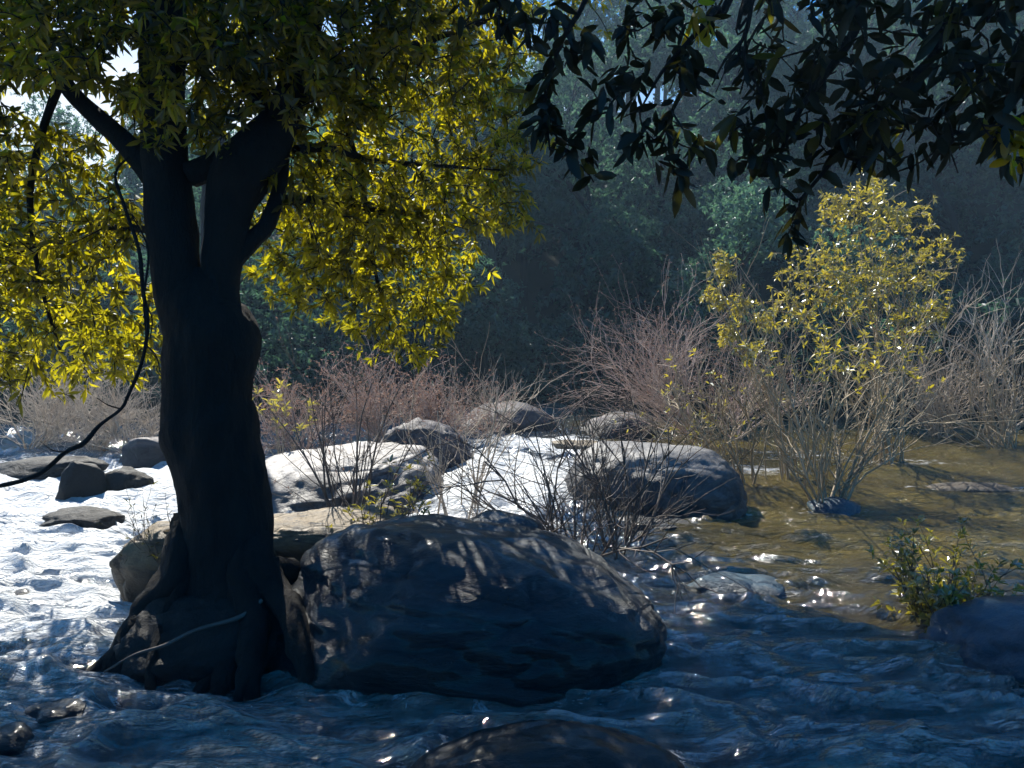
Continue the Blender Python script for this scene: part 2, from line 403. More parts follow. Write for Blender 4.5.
rock('rock_ledge', 'dark ledge under the spreading roots of the tree', 'rock_ledge', (-1.74, 4.52, -.03), (.80, .48, .37), 39, 24, (0, 0), .15, 7, 5, .8)
rock('rock_slab', 'broad pale sloping slab lit by the sun between trunk and white water', 'rock_pale', (-2.15, 8.8, .02), (1.36, 1.15, .55), 41, 4, (9, -8), .14, 4, 6, .92, strata=.03)
rock('rock', 'grey mauve rock knob with dark cracked face on top of the sloping slab', 'rock_mauve', (-1.2, 9.7, .4), (.62, .5, .42), 43, 12, (0, 8), .18, 8, 5, .8)
rock('boulder', 'long pale topped boulder with a dark blue rounded end, mid river', 'rock_mid', (1.6, 8.2, .15), (1.04, .8, .64), 47, -8, (0, 3), .07, 2, 6, .95, .88, strata=.012)
rock('rock', 'low jagged black wet rock with white rim in the rapids below the mid river boulder', 'rock_dark', (1.42, 7.25, -.02), (.42, .24, .17), 51, -18, (0, 4), .2, 8, 4, .7)
rock('rock', 'half sunken rock with bright blue wet faces in the dark rapids', 'rock_blue', (1.72, 5.6, -.09), (.38, .26, .19), 53, -22, (0, 0), .15, 8, 4, .7)
rock('boulder', 'blue grey wet boulder at the right edge below the small leafy shrub', 'rock_blue', (3.30, 4.3, -.02), (.78, .62, .38), 57, 12, (0, 0), .13, 8, 5, .75)
rock('rock', 'upright dark grey rock standing in the dazzling water at far left', 'rock_ledge', (-5.2, 8.9, .1), (.27, .24, .32), 61, 20, (0, 12), .15, 7, 4)
rock('rock', 'smaller grey rock just right of the upright rock in dazzling water', 'rock_ledge', (-4.78, 9.1, .08), (.24, .24, .28), 62, 70, (0, 0), .2, 7, 4)
rock('rock', 'low dark flat rock awash below the upright rock at left', 'rock_ledge', (-4.4, 7.6, -.0), (.42, .32, .13), 63, 10, (0, 0), .25, 6, 4)
rock('rock', 'long low grey rock at the left edge under the hanging branch', 'rock_ledge', (-6.7, 10.3, .03), (.85, .45, .2), 64, 8, (0, -6), .15, 6, 4)
rock('rock', 'grey rounded rock among the bare twigs left of the trunk', 'rock_mauve', (-5.55, 11.3, .08), (.5, .4, .34), 65, 0, (0, 6), .15, 6, 4)
rock('rock', 'small black wet stone in the shallows of the lower left corner', 'rock_dark', (-2.32, 3.65, -.03), (.17, .13, .09), 66, 20, (0, 0), .2, 6, 4)
rock('rock', 'flat black stone touching the lower left picture edge', 'rock_dark', (-2.42, 3.42, -.04), (.2, .1, .08), 67, -10, (0, 0), .2, 6, 4)
rock('rock', 'tiny dark stone alone in the glaring water left of the blocky rock', 'rock_dark', (-3.6, 5.35, -.0), (.09, .07, .06), 68, 0, (0, 0), .2, 6, 3)
rock('rock', 'small dark stones ledge against the foot of the blocky rock', 'rock_dark', (-2.85, 5.05, -.02), (.2, .12, .08), 69, 14, (0, 0), .25, 6, 3)
rock('rock', 'grey mauve rock in shade behind the rust coloured twigs, mid picture', 'rock_mauve', (-.1, 14.3, .2), (1.0, .6, .5), 71, 5, (0, 0), .15, 7, 4)
rock('rock', 'dark mauve rock beside the blue water under the leaning bare shrub', 'rock_mauve', (2.1, 14.2, .05), (.8, .6, .48), 73, -6, (0, 0), .15, 7, 4)
rock('rock', 'low brown rock hump breaking the muddy water at the right edge', 'rock_brown', (5.9, 9.4, -.1), (.75, .28, .16), 75, 0, (0, 0), .1, 4, 4)
rock('rock', 'thin brown stone ledge in the white chute behind the bare twigs', 'rock_brown', (.95, 11.0, .26), (.4, .25, .14), 77, 0, (0, 0), .15, 5, 4)
rock('rock', 'rounded wet rock under the roots of the yellow leafed bush', 'rock_blue', (3.65, 8.25, -.05), (.32, .2, .15), 79, 0, (0, 0), .15, 5, 4)


xs = np.concatenate([np.linspace(-60, -11, 40)[:-1], np.linspace(-11, -4.5, 110)[:-1], np.linspace(-4.5, 5.5, 340)[:-1], np.linspace(5.5, 11, 90), np.linspace(11, 60, 40)[1:]])
ys = [-1.0]
while ys[-1] < 24:
    ys.append(ys[-1] + (max(.014, .0048 * abs(ys[-1])) if 1.5 < ys[-1] < 8 else max(.05, .0105 * abs(ys[-1]))))
x, y, f = grid(xs, np.array(ys))
fa = np.zeros_like(x)
for (gx, gy, rx, ry, s) in foam_glare_spots:
    fa = np.maximum(fa, s * np.exp(-(((x - gx) / rx) ** 2 + ((y - gy) / ry) ** 2) ** 1.3))
for (cx, cy_, rx, ry, ro) in ROCKS:             # broken water round the foot of every rock
    ca, sa = math.cos(R(ro)), math.sin(R(ro)); u = ((x - cx) * ca + (y - cy_) * sa) / rx; v = (-(x - cx) * sa + (y - cy_) * ca) / ry
    e = np.sqrt(u * u + v * v); wd = (e - 1.0) * min(rx, ry)
    fa = np.maximum(fa, .27 * np.exp(-(np.maximum(wd, 0) / .11) ** 2) * (e < 2.5))
tag(mk('water', np.stack([x, y, water_z(x, y)], -1), f, M['water'], None, True, {'foam_glare': fa, 'silt_shade': smooth(.2, 2.2, x + .3 * n2(x, y, .8, .8, 44)) * smooth(3.3, 7.0, y + .6 * n2(x, y, .7, .7, 45))}), kind='structure')  # second mask: brown pool at right, shade painted into the near water


# ------------------------------------------------------------------ the tree on the rock
rng = np.random.default_rng(4)
D0 = 4.7
tree = thing('tree', 'big dark forked tree rooted on the rocks, with sunlit yellow green leaves', 'tree', P(215, 620, D0))
tb = MB()
def px_tube(mb, rows, d, k=20, lump=.12, seed=1, per=5):     # rows of (left, right, row[, depth])
    c, r = [], []
    for q in rows:
        dd = q[3] if len(q) > 3 else d
        c.append(P((q[0] + q[1]) / 2, q[2], dd)); r.append((q[1] - q[0]) / 2 / F * dd)
    s = spline(np.column_stack([np.array(c), np.array(r)]), per)
    mb.tube(s[:, :3], s[:, 3], k, lump, seed); return s[:, :3]
nodes = []
px_tube(tb, [(165, 300, 665), (172, 290, 620), (180, 278, 575), (184, 274, 540), (180, 266, 500), (171, 263, 455), (165, 260, 425), (165, 251, 400), (165, 254, 360), (166, 257, 338), (162, 243, 315), (164, 236, 300), (176, 228, 284), (190, 216, 268)], D0, 56, .08, 3, 10)
nodes += list(px_tube(tb, [(174, 222, 385), (166, 222, 345), (159, 214, 315), (152, 203, 285), (148, 197, 245), (145, 191, 200), (143, 186, 140), (142, 184, 100), (141, 184, 40), (144, 182, -30), (150, 180, -120), (152, 176, -240), (156, 172, -380)], D0, 30, .09, 5))
nodes += list(px_tube(tb, [(202, 246, 385), (202, 250, 345), (202, 242, 315), (203, 239, 285), (204, 245, 245), (206, 254, 205), (212, 272, 172), (240, 288, 145, 4.75), (265, 298, 115, 4.8), (282, 311, 75, 4.9), (296, 322, 30, 5.0), (308, 330, -40, 5.1), (318, 338, -140, 5.3), (330, 344, -260, 5.5)], D0, 30, .09, 7))
def limb(pts, w0, w1, seed=1, k=9, lump=.08, mb=tb, per=6):
    s = spline([P(*q) for q in pts], per); d = pts[0][2]
    mb.tube(s, np.linspace(w0, w1, len(s)) / 2 / F * d, k, lump, seed); return list(s)
nodes += limb([(160, 185, 4.7), (130, 148, 4.75), (98, 118, 4.9), (70, 90, 5.0), (50, 55, 5.1), (40, 0, 5.3), (20, -80, 5.5)], 26, 9, 11)
nodes += limb([(190, 175, 4.7), (225, 162, 4.7), (255, 165, 4.7)], 26, 22, 12)
nodes += limb([(232, 262, 4.7), (252, 240, 4.75), (268, 222, 4.8), (280, 185, 4.9), (284, 150, 4.95), (292, 120, 5)], 20, 12, 13)
nodes += limb([(180, 60, 4.7), (210, 45, 4.6), (250, 90, 4.7), (278, 112, 4.8)], 14, 16, 14)
nodes += limb([(290, 110, 4.8), (330, 70, 5.1), (380, 55, 5.5), (430, 40, 5.9), (490, 20, 6.4)], 17, 5, 15)
nodes += limb([(296, 150, 4.8), (330, 148, 5.1), (372, 160, 5.5), (430, 165, 6.0), (500, 170, 6.6)], 11, 3, 16)
nodes += limb([(276, 200, 4.9), (315, 200, 5.3), (360, 208, 5.7), (410, 215, 6.1), (450, 235, 6.4)], 11, 3, 17)
nodes += limb([(320, 40, 5), (345, 120, 5.5), (365, 200, 5.9), (375, 270, 6.2), (390, 330, 6.4)], 9, 3, 18)
nodes += limb([(150, 230, 4.7), (130, 228, 4.9), (95, 228, 5.2), (50, 240, 5.25), (0, 262, 5.3)], 9, 4, 19)
nodes += limb([(60, 80, 5.0), (40, 140, 5.1), (30, 200, 5.1), (40, 280, 5.2), (60, 350, 5.3)], 9, 3, 20)
nodes += limb([(165, -60, 4.7), (100, -160, 5.2), (20, -230, 5.8), (-120, -300, 6.4)], 18, 6, 22)
nodes += limb([(325, -100, 5.3), (420, -180, 5.9), (540, -240, 6.6), (640, -280, 7.2)], 16, 6, 23)
nodes += limb([(165, -200, 4.7), (220, -330, 4.6), (330, -420, 4.8)], 14, 6, 24)
nodes += limb([(325, -60, 5.2), (380, -60, 6.0), (420, -90, 7.0), (450, -110, 7.8)], 12, 5, 25)
# roots over the rock
rr_ = np.random.default_rng(6)
for i, (sx, mx, my, ex, ey, ed, w0) in enumerate(((196, 138, 630, 74, 690, 4.12, .15), (205, 168, 640, 112, 702, 4.06, .12), (214, 196, 650, 150, 712, 3.98, .13), (228, 222, 655, 205, 716, 3.92, .15),
                                             (240, 258, 640, 262, 716, 3.88, .16), (248, 288, 622, 318, 700, 3.92, .15), (244, 292, 590, 322, 618, 4.72, .12), (190, 165, 600, 140, 634, 5.1, .12),
                                             (200, 150, 618, 96, 664, 4.3, .07), (202, 152, 640, 84, 684, 4.1, .09), (210, 182, 652, 132, 700, 4.02, .09), (232, 236, 664, 184, 716, 3.95, .08), (236, 205, 628, 128, 690, 4.08, .06), (226, 246, 640, 236, 700, 3.9, .07), (252, 276, 610, 296, 668, 4.08, .06), (214, 176, 625, 160, 690, 4.05, .05))):
    q = [P(sx, 520, D0), P(sx + (mx - sx) * .3, 566, D0 - .17), P(mx, my - 18, (D0 + ed) / 2 + .02), P((mx + ex) / 2 + rr_.normal(0, 7), (my + ey) / 2 - 4, ed + .1), P(ex, ey, ed), P(ex + (ex - mx) * .5, ey + 26, ed - .1)]
    s = spline(q, 6); s[4:, :2] += np.cumsum(rr_.normal(0, .006, (len(s) - 4, 2)), 0); tb.tube(s, np.linspace(w0, .02, len(s)), 10, .3, 30 + i)
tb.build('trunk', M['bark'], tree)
rb = MB()
s = spline([P(262, 600, 4.32), P(240, 617, 4.22), P(196, 630, 4.14), P(165, 645, 4.05), P(134, 655, 3.98), P(104, 672, 3.95)], 8)
rb.tube(s, np.linspace(.014, .006, len(s)), 7, .15, 5)
rb.build('surface_root', M['twig_dark'], tree)
hb = MB()
limb([(138, 150, 4.7), (116, 172, 4.6), (124, 205, 4.5), (139, 250, 4.45), (143, 290, 4.45), (148, 325, 4.4), (141, 365, 4.4), (128, 396, 4.35), (121, 409, 4.33), (100, 425, 4.3), (84, 443, 4.27), (66, 452, 4.25), (35, 476, 4.2), (-10, 488, 4.15), (-60, 500, 4.1)], 2.5, 5.6, 40, 7, .3, hb, 9)
limb([(132, 215, 4.5), (148, 250, 4.45), (144, 300, 4.42), (146, 345, 4.4), (132, 388, 4.36)], 1.8, 3, 41, 6, .25, hb)
for q in ([(121, 409, 4.33), (108, 405, 4.3), (97, 398, 4.25)], [(143, 300, 4.43), (152, 318, 4.42), (150, 340, 4.4)], [(66, 452, 4.25), (52, 450, 4.2), (40, 441, 4.2)], [(146, 345, 4.4), (156, 356, 4.4), (160, 372, 4.4)]):
    limb(q, 1.8, .8, 44, 4, .2, hb)
hb.build('hanging_branch', M['bark'], tree)

lob = []
for (px, py, d, r, k) in ((450, 215, 6.5, .60, .8), (340, 262, 6.2, .4, .8), (430, 255, 6.3, .42, .8), (296, 236, 5.9, .34, .8), (380, 236, 6.2, .42, .8), (280, 285, 6.3, .28, .8), (520, 150, 6.9, .3, .7), (500, 215, 6.9, .3, .6), (370, 320, 6.6, .4, .8), (440, 290, 6.7, .35, .7), (480, 80, 6.7, .5, .8), (300, 210, 6.4, .4, .8), (395, 285, 6.4, .55, .8), (340, 215, 5.9, .75, .8), (495, 182, 6.8, .38, .6), (395, 130, 6.0, .85, .8),
                          (330, 120, 5.2, .6, .8), (450, 60, 6.2, .75, .8), (415, 330, 6.7, .38, .7), (318, 290, 6.2, .36, .8), (400, 210, 5.6, .55, .8), (470, 130, 6.6, .5, .8),
                          (25, 215, 6.2, .75, .8), (95, 290, 6.4, .62, .8), (15, 320, 6.6, .75, .7), (70, 355, 6.9, .7, .55), (135, 345, 6.7, .45, .8), (95, 215, 6.0, .45, .8), (10, 270, 5.5, .5, .7),
                          (60, 30, 4.9, .75, .8), (140, 30, 4.3, .65, .9), (60, 10, 4.3, .6, .8), (100, 60, 4.4, .45, .8), (200, 90, 4.3, .45, .8), (260, 20, 4.2, .5, .8), (340, 10, 4.3, .5, .8), (430, 0, 4.6, .5, .8), (225, 40, 4.5, .65, .8), (235, 110, 4.9, .5, .8), (300, 45, 4.5, .6, .8), (375, 25, 4.7, .65, .8), (15, 70, 5.0, .6, .8), (20, 150, 5.2, .45, .7),
                          (120, 90, 5.3, .5, .8), (180, 0, 5.3, .6, .8), (110, 160, 5.2, .35, .7), (300, 180, 5.0, .45, .8), (345, 70, 5.0, .5, .8),
                          (-60, 200, 6, .9, .8), (-90, 60, 5.4, .9, .8), (-50, 330, 6.8, .8, .6)):
    if px < 160 and d > 5.9:
        d, r = d - 1.15, r * .83
    lob.append((P(px, py, d), (r, r * .95, r * k)))
for q in ((-3.6, 5.2, 4.9, 1.3), (-2.2, 4.4, 5.2, 1.2), (-1.0, 5.6, 5.0, 1.2), (-2.4, 6.4, 5.4, 1.3), (.1, 6.6, 5.3, 1.1), (-1.2, 4.4, 6.3, 1.2), (-2.8, 5.4, 6.6, 1.2), (-3.4, 4.2, 5.8, 1.2), (-3.0, 6.2, 5.7, 1.2), (-2.1, 6.1, 5.8, 1.1), (-3.9, 6.3, 5.7, 1.1), (-3.4, 7.2, 6.8, 1.2), (-4.6, 5.8, 5.4, 1.1), (-3.2, 9.0, 5.4, .8)):
    lob += [(np.array(q[:3]), (q[3], q[3], q[3] * .6))] * (2 if q[0] < -1.9 else 1)  # upper crown out of view, left part doubled to deepen its shade
pts = lobe_points(rng, lob, 390)
gap = np.zeros(len(pts), bool)
vv = pts - np.array([0, 0, CH])
ipx = 512 + F * vv[:, 0] / (vv @ FW); ipy = 384 - F * (vv @ UP) / (vv @ FW)
for (gx, gy, rx, ry) in ((72, 108, 42, 24), (125, 60, 26, 16), (20, 96, 22, 12), (235, 25, 12, 8), (330, 28, 14, 9), (190, 45, 8, 12), (197, 215, 14, 40), (185, 90, 10, 16), (300, 345, 50, 24)):     # openings in the crown
    gap |= ((ipx - gx) / rx) ** 2 + ((ipy - gy) / ry) ** 2 < 1
pts = pts[~gap]
tw = MB(); ax = connect(tw, nodes[::2], pts, rng, .014, .0028, .06)
tw.build('twigs', M['bark'], tree)
lf = MB(); a = unit(ax) + np.array([0, 0, -.15]) + rng.normal(0, .25, ax.shape)
rosettes(lf, pts, a, 8, .088, .31, rng, (15, 95), .22, .2, False, .6, (0, 1), 1.1)
lf.build('crown', M['sun_leaf'], tree, False)


def lobes_px(rows):
    return [(P(px, py, d), (r, r, r * k)) for (px, py, d, r, k) in rows]


# ------------------------------------------------------------------ overhanging tree of the near bank, its branches drooping into the view
rng = np.random.default_rng(9)
ov = thing('overhanging_tree', 'near bank tree whose dark broad leaves hang down into the upper right', 'tree', (3.4, .6, .5))
ob = MB(); nodes = []
s = spline([(3.4, .6, .2), (3.3, .7, 1.6), (3.1, 1.0, 3.0), (2.7, 1.6, 4.3), (2.1, 2.4, 5.2), (1.4, 3.6, 5.9)], 8)
ob.tube(s, np.linspace(.24, .07, len(s)), 16, .1, 3); nodes += list(s[20:])
def obr(pts, r0, r1, seed):
    s = spline([q if len(q) == 4 else P(*q) for q in pts], 6); ob.tube(s, np.linspace(r0, r1, len(s)), 7, .08, seed); return list(s)
top = lambda x, y, z: np.array([x, y, z])
def obw(a, pts, r0, r1, seed):                 # from a point in the open to pixels
    s = spline([np.array(a, float)] + [P(*q) for q in pts], 6); ob.tube(s, np.linspace(r0, r1, len(s)), 7, .08, seed); return list(s)
nodes += obw((2.4, 2.0, 4.8), [(900, -60, 3.0), (850, 40, 3.0), (800, 110, 3.05), (770, 180, 3.1)], .03, .006, 1)
nodes += obw((2.9, 1.3, 3.7), [(1010, -20, 2.8), (930, 60, 2.9), (860, 130, 3.0), (800, 200, 3.1)], .03, .006, 2)
nodes += obw((2.9, 1.3, 3.7), [(1080, 80, 2.7), (1000, 120, 2.8), (930, 150, 2.9)], .02, .005, 3)
nodes += obw((1.7, 3.0, 5.6), [(745, -40, 3.3), (715, 10, 3.25), (690, 40, 3.2), (662, 72, 3.2), (640, 110, 3.2)], .022, .004, 4)
nodes += obw((1.7, 3.0, 5.6), [(760, -40, 3.0), (752, 0, 3.0), (745, 35, 3.0), (725, 60, 3.0), (712, 85, 3.0)], .016, .003, 5)
nodes += obw((1.0, 3.4, 5.7), [(600, -60, 3.4), (585, 0, 3.3), (560, 45, 3.3), (545, 100, 3.3), (550, 150, 3.25)], .02, .004, 6)
nodes += obw((1.0, 3.4, 5.7), [(520, -60, 3.4), (500, -10, 3.3), (500, 40, 3.2)], .016, .004, 7)
nodes += obw((2.1, 2.4, 5.2), [(860, -60, 3.3), (790, -10, 3.4), (750, 40, 3.4), (748, 75, 3.4)], .016, .003, 8)
obw((1.7, 3.0, 5.6), [(755, -30, 3.0), (748, 20, 2.98), (745, 60, 2.98), (758, 88, 2.98), (768, 104, 2.98)], .008, .0025, 9)
obw((1.7, 3.0, 5.6), [(752, -30, 3.02), (747, 30, 3.0), (730, 60, 3.0), (716, 92, 3.02)], .006, .002, 10)
obw((1.7, 3.0, 5.6), [(754, 0, 3.02), (752, 38, 3.0), (775, 52, 3.0), (795, 72, 3.0)], .005, .002, 11)
lob = []
for (px, py, d, r, k) in ((850, 70, 3.0, .38, .8), (870, 140, 2.95, .22, .8), (600, 110, 3.25, .08, 1), (540, 130, 3.3, .06, 1.2), (815, 150, 3.05, .13, 1.0), (960, 150, 2.8, .15, .7), (760, 120, 3.1, .14, 1), (720, 60, 3.2, .14, .8), (1000, 70, 2.7, .3, .8), (900, 110, 2.9, .30, .8), (800, 120, 3.0, .26, .9), (940, 60, 2.8, .36, .8), (850, 150, 3.0, .2, .8), (785, 175, 3.1, .12, 1.2), (790, 225, 3.1, .06, 1.4),
                          (765, 70, 3.2, .2, .8), (900, 20, 2.8, .4, .7), (1000, 40, 2.7, .36, .8), (985, 120, 2.7, .22, .6), (1010, 155, 2.8, .12, 1), (800, 20, 3.2, .26, .7),
                          (665, 110, 3.2, .15, 1.0), (690, 140, 3.2, .14, 1.1), (650, 150, 3.2, .12, 1), (690, 90, 3.2, .12, .8), (670, 185, 3.2, .09, 1), (625, 100, 3.25, .12, .7), (740, 130, 3.1, .1, 1), (745, 160, 3.1, .08, 1),
                          (570, 55, 3.3, .18, .8), (600, 40, 3.3, .2, .9), (545, 85, 3.3, .1, 1), (520, 20, 3.2, .24, .6), (480, 10, 3.2, .22, .6), (630, 15, 3.3, .2, .6), (560, 145, 3.25, .09, .8), (585, 170, 3.25, .07, .7), (650, 40, 3.3, .14, .8), (690, 5, 3.3, .16, .5)):
    lob.append((P(px, py, d), (r, r, r * k)))
seen = lobe_points(rng, lob, 190, .2)
up_ = lobe_points(rng, [(np.array(q), (.6, .6, .28)) for q in ((-.7, 4.5, 4.7), (-.1, 4.5, 4.7), (.5, 4.4, 4.65), (1.05, 4.3, 4.7), (1.6, 4.2, 4.6), (.3, 5.0, 5.1), (1.1, 4.9, 5.1), (2.0, 3.6, 4.7), (2.5, 2.6, 4.8), (3.0, 1.4, 5.0), (-1.1, 4.9, 5.0), (1.8, 3.2, 5.4))], 170)  # leaves above the view, added to shade the hanging ones
allp = np.vstack([seen, up_])
ax = connect(ob, nodes[::2], allp, rng, .009, .003, .03); ob.build('trunk', M['bark'], ov)
lf = MB()
a = unit(ax[:len(seen)]) + np.array([0, 0, -.9]) + rng.normal(0, .3, seen.shape)
tt = rng.uniform(0, 1, len(seen)) > .05
rosettes(lf, seen[tt], a[tt], 5, .098, .40, rng, (15, 95), .2, .25, True, .6, (0, .6), 1.7)
rosettes(lf, seen[~tt], a[~tt], 5, .10, .36, rng, (20, 75), .2, .22, True, .4, (.6, .85), 1.2)
rosettes(lf, up_, ax[len(seen):] + np.array([0, 0, .3]), 8, .17, .4, rng, (40, 90), .2, .2, False, .4, (0, .5))
lf.build('crown', M['dark_leaf'], ov, True)
yl = lobe_points(rng, lobes_px([(1012, 150, 2.75, .05, 1.2), (1020, 135, 2.75, .05, 1), (1000, 128, 2.78, .04, .8), (700, 22, 3.2, .03, 1)]), 300, .2)
lf = MB(); rosettes(lf, yl, rng.normal(0, .4, yl.shape) + [0, 0, -.8], 4, .10, .4, rng, (20, 80), .2, .2, True, .5, (.7, 1)); lf.build('yellow_leaves', M['sun_leaf'], ov, True)  # small clusters of yellow green leaves among the dark ones


# ------------------------------------------------------------------ shrubs
def grow(mb, base, d, L, r, depth, rng, bend=.25, lift=.15, kids=(3, 5), spread=(25, 55), ends=None, k=4, r_end=.35):
    n = 6; p = np.array(base, float); d = unit(np.asarray(d, float)); pts = [p.copy()]; dirs = [d]
    for _ in range(n - 1):
        d = unit(d + rng.normal(0, bend, 3) * .5 + np.array([0, 0, lift * .3])); p = p + d * L / (n - 1); pts.append(p.copy()); dirs.append(d)
    mb.tube(pts, np.linspace(r, max(.0014, r * r_end), n), k)
    if ends is not None and depth <= 1:
        ends.append((pts[-1], dirs[-1])); ends.append((pts[3], dirs[3]))
    if depth:
        for _ in range(rng.integers(kids[0], kids[1] + 1)):
            j = rng.integers(1, n - 1) if depth < 3 else rng.integers(2, n)
            j = min(j, n - 1)
            t = R(rng.uniform(*spread)); u = unit(np.cross(dirs[j], rng.normal(size=3)))
            grow(mb, pts[j], dirs[j] * math.cos(t) + u * math.sin(t), L * rng.uniform(.42, .72), r * .55, depth - 1, rng, bend, lift, kids, spread, ends, 3, r_end)


def shrub(name, label, base, stems, H, lean, spread, mat, seed, depth=2, r=.012, leaves=None, group=None, bend=.42, lift=.15, kids=(3, 6), foot=.12, cat='shrub', keep=1.0, zmin=None):
    rng = np.random.default_rng(seed); mb, ends = MB(), []
    base = np.asarray(base, float)
    for i in range(stems):
        a = rng.uniform(0, 6.283); t = R(spread) * math.sqrt(rng.uniform(0, 1))
        d = np.array([math.sin(t) * math.cos(a), math.sin(t) * math.sin(a), math.cos(t)]) + np.asarray(lean)
        b = base + np.array([math.cos(a), math.sin(a), 0]) * foot * rng.uniform(0, 1) + np.array([0, 0, -.15])
        grow(mb, b, d, H * rng.uniform(.55, 1.0), r * rng.uniform(.7, 1.2), depth, rng, bend, lift, kids, (18, 48), ends)
    t = thing(name, label, cat, base, group)
    mb.build('stems', M[mat], t)
    if leaves:
        lm, n, L, W, pname = leaves
        c = np.array([e[0] for e in ends]); a = np.array([e[1] for e in ends])
        q = rng.uniform(0, 1, len(c)) < keep
        if zmin is not None:
            q &= c[:, 2] > zmin + rng.normal(0, .12, len(c))
        lf = MB(); rosettes(lf, c[q], a[q] + np.array([0, 0, .1]), n, L, W, rng, (20, 75), .2, .2, False, .5)
        lf.build(pname, M[lm], t, False)
    return t


RUST = ('dry_leaf', 3, .05, .35, 'dry_leaves')
gR = 'rust coloured shrubs behind the slab'
shrub('bare_shrub', 'rust red twiggy shrub right beside the trunk, yellow sprigs at its left', P(300, 448, 12.2), 24, 1.5, (-.1, 0, 0), 50, 'twig_red', 101, 2, .011, RUST, gR)
shrub('bare_shrub', 'tallest rust red twiggy shrub, behind the rock knob on the slab', P(385, 440, 12.6), 26, 1.6, (0, 0, 0), 45, 'twig_red', 102, 2, .011, RUST, gR)
shrub('bare_shrub', 'rust red twiggy shrub just right of the rock knob', P(440, 440, 12.4), 20, 1.35, (.1, 0, 0), 42, 'twig_red', 103, 2, .010, RUST, gR)
shrub('bare_shrub', 'pale grey bare shrub left of the mauve rock, above the white chute', P(490, 432, 13.2), 16, 1.35, (.1, 0, 0), 40, 'twig_grey', 104, 2, .010, None, None)
shrub('bare_shrub', 'wide mauve bare shrub leaning left beside the dark forest gap', P(690, 425, 12.8), 34, 2.3, (-.75, 0, 0), 42, 'twig_red', 105, 2, .012, ('dry_leaf', 2, .04, .3, 'dry_leaves'), None, .4, .1)
shrub('bare_shrub', 'short bare shrub at the water edge right of the leaning shrub', P(735, 430, 12.6), 18, 1.7, (.1, 0, 0), 45, 'twig_red', 106, 2, .011, ('dry_leaf', 2, .04, .3, 'dry_leaves'))
gL = 'bare shrubs behind the dazzling water at left'
for i, (px, d, h, lab) in enumerate(((30, 12.6, 1.6, 'bare grey shrub at the left edge behind the long low rock'), (95, 12.4, 1.4, 'bare grey shrub behind the upright rock at left'), (135, 12.0, 1.3, 'bare grey shrub growing round the rounded rock left of the trunk'), (60, 13.8, 1.7, 'farthest bare grey shrub of the left bank'))):
    shrub('bare_shrub', lab, P(px, 455, d) * [1, 1, 0] + [0, 0, .1], 22, h, (.1 if i else .4, 0, 0), 50, 'twig_grey', 110 + i, 2, .012, None, gL)
gE = 'grey shrubs of the right bank'
shrub('bare_shrub', 'tall silvery bare shrub at the right picture edge by the muddy water', P(1000, 445, 13.6), 13, 3.1, (.1, 0, .3), 38, 'twig_grey', 120, 2, .020, None, gE, .42, .25)
shrub('bare_shrub', 'thick stemmed brown bare shrub leaning left at the right bank', P(1015, 455, 12.6), 14, 1.9, (-.5, 0, 0), 38, 'twig_tan', 121, 2, .018, None, gE, .42, .2)
shrub('bare_shrub', 'grey bare shrub behind the yellow leafed bush, to its right', P(940, 435, 14.0), 22, 2.2, (0, 0, .2), 42, 'twig_grey', 122, 2, .014, None, gE, .42, .25)

# yellow leafed bush in the river
yb = G(825, 505)
shrub('leafy_bush', 'tall bush with yellow leafed top growing out of the river, bare lower stems', yb, 17, 2.1, (-.1, .1, .45), 44, 'twig_tan', 130, 2, .020, ('bush_leaf', 5, .09, .3, 'leaves'), None, .4, .25, (3, 4), .22, 'bush', .9, 1.55)


def crowned(name, label, base, tips, lobes, dens, leaf, mat, seed, r=.02):
    """stems fanning up to given tips, leaf sprays in the lobes"""
    rng = np.random.default_rng(seed); mb = MB(); base = np.asarray(base, float); nodes = []
    for q in tips:
        for _ in range(4):
            b = base + np.append(rng.normal(0, .12, 2), -.15); e = P(*q) + rng.normal(0, .16, 3)
            s = spline([b, b + (e - b) * [.22, .22, .36] + rng.normal(0, .06, 3), b + (e - b) * [.6, .6, .7] + rng.normal(0, .08, 3), e], 5)
            mb.tube(s, np.linspace(r, .005, len(s)) * rng.uniform(.6, 1.1), 5, .1, seed); nodes += list(s[6:])
            for _ in range(4):
                k = rng.integers(3, len(s) - 2); d = unit(s[k + 1] - s[k]) + rng.normal(0, .45, 3)
                grow(mb, s[k], d, rng.uniform(.4, .9), r * .4, 1, rng, .25, .15, (1, 3))
    p = lobe_points(rng, lobes, dens, .2); ax = connect(mb, nodes, p, rng, .008, .0025, .05)
    t = thing(name, label, 'bush', base); mb.build('stems', M[mat], t); lf = MB()
    rosettes(lf, p, unit(ax) + np.array([0, 0, .25]) + rng.normal(0, .3, p.shape), leaf[1], leaf[2], leaf[3], rng, (20, 85), .2, .2, False, .5)
    lf.build('leaves', M[leaf[0]], t, False); return t


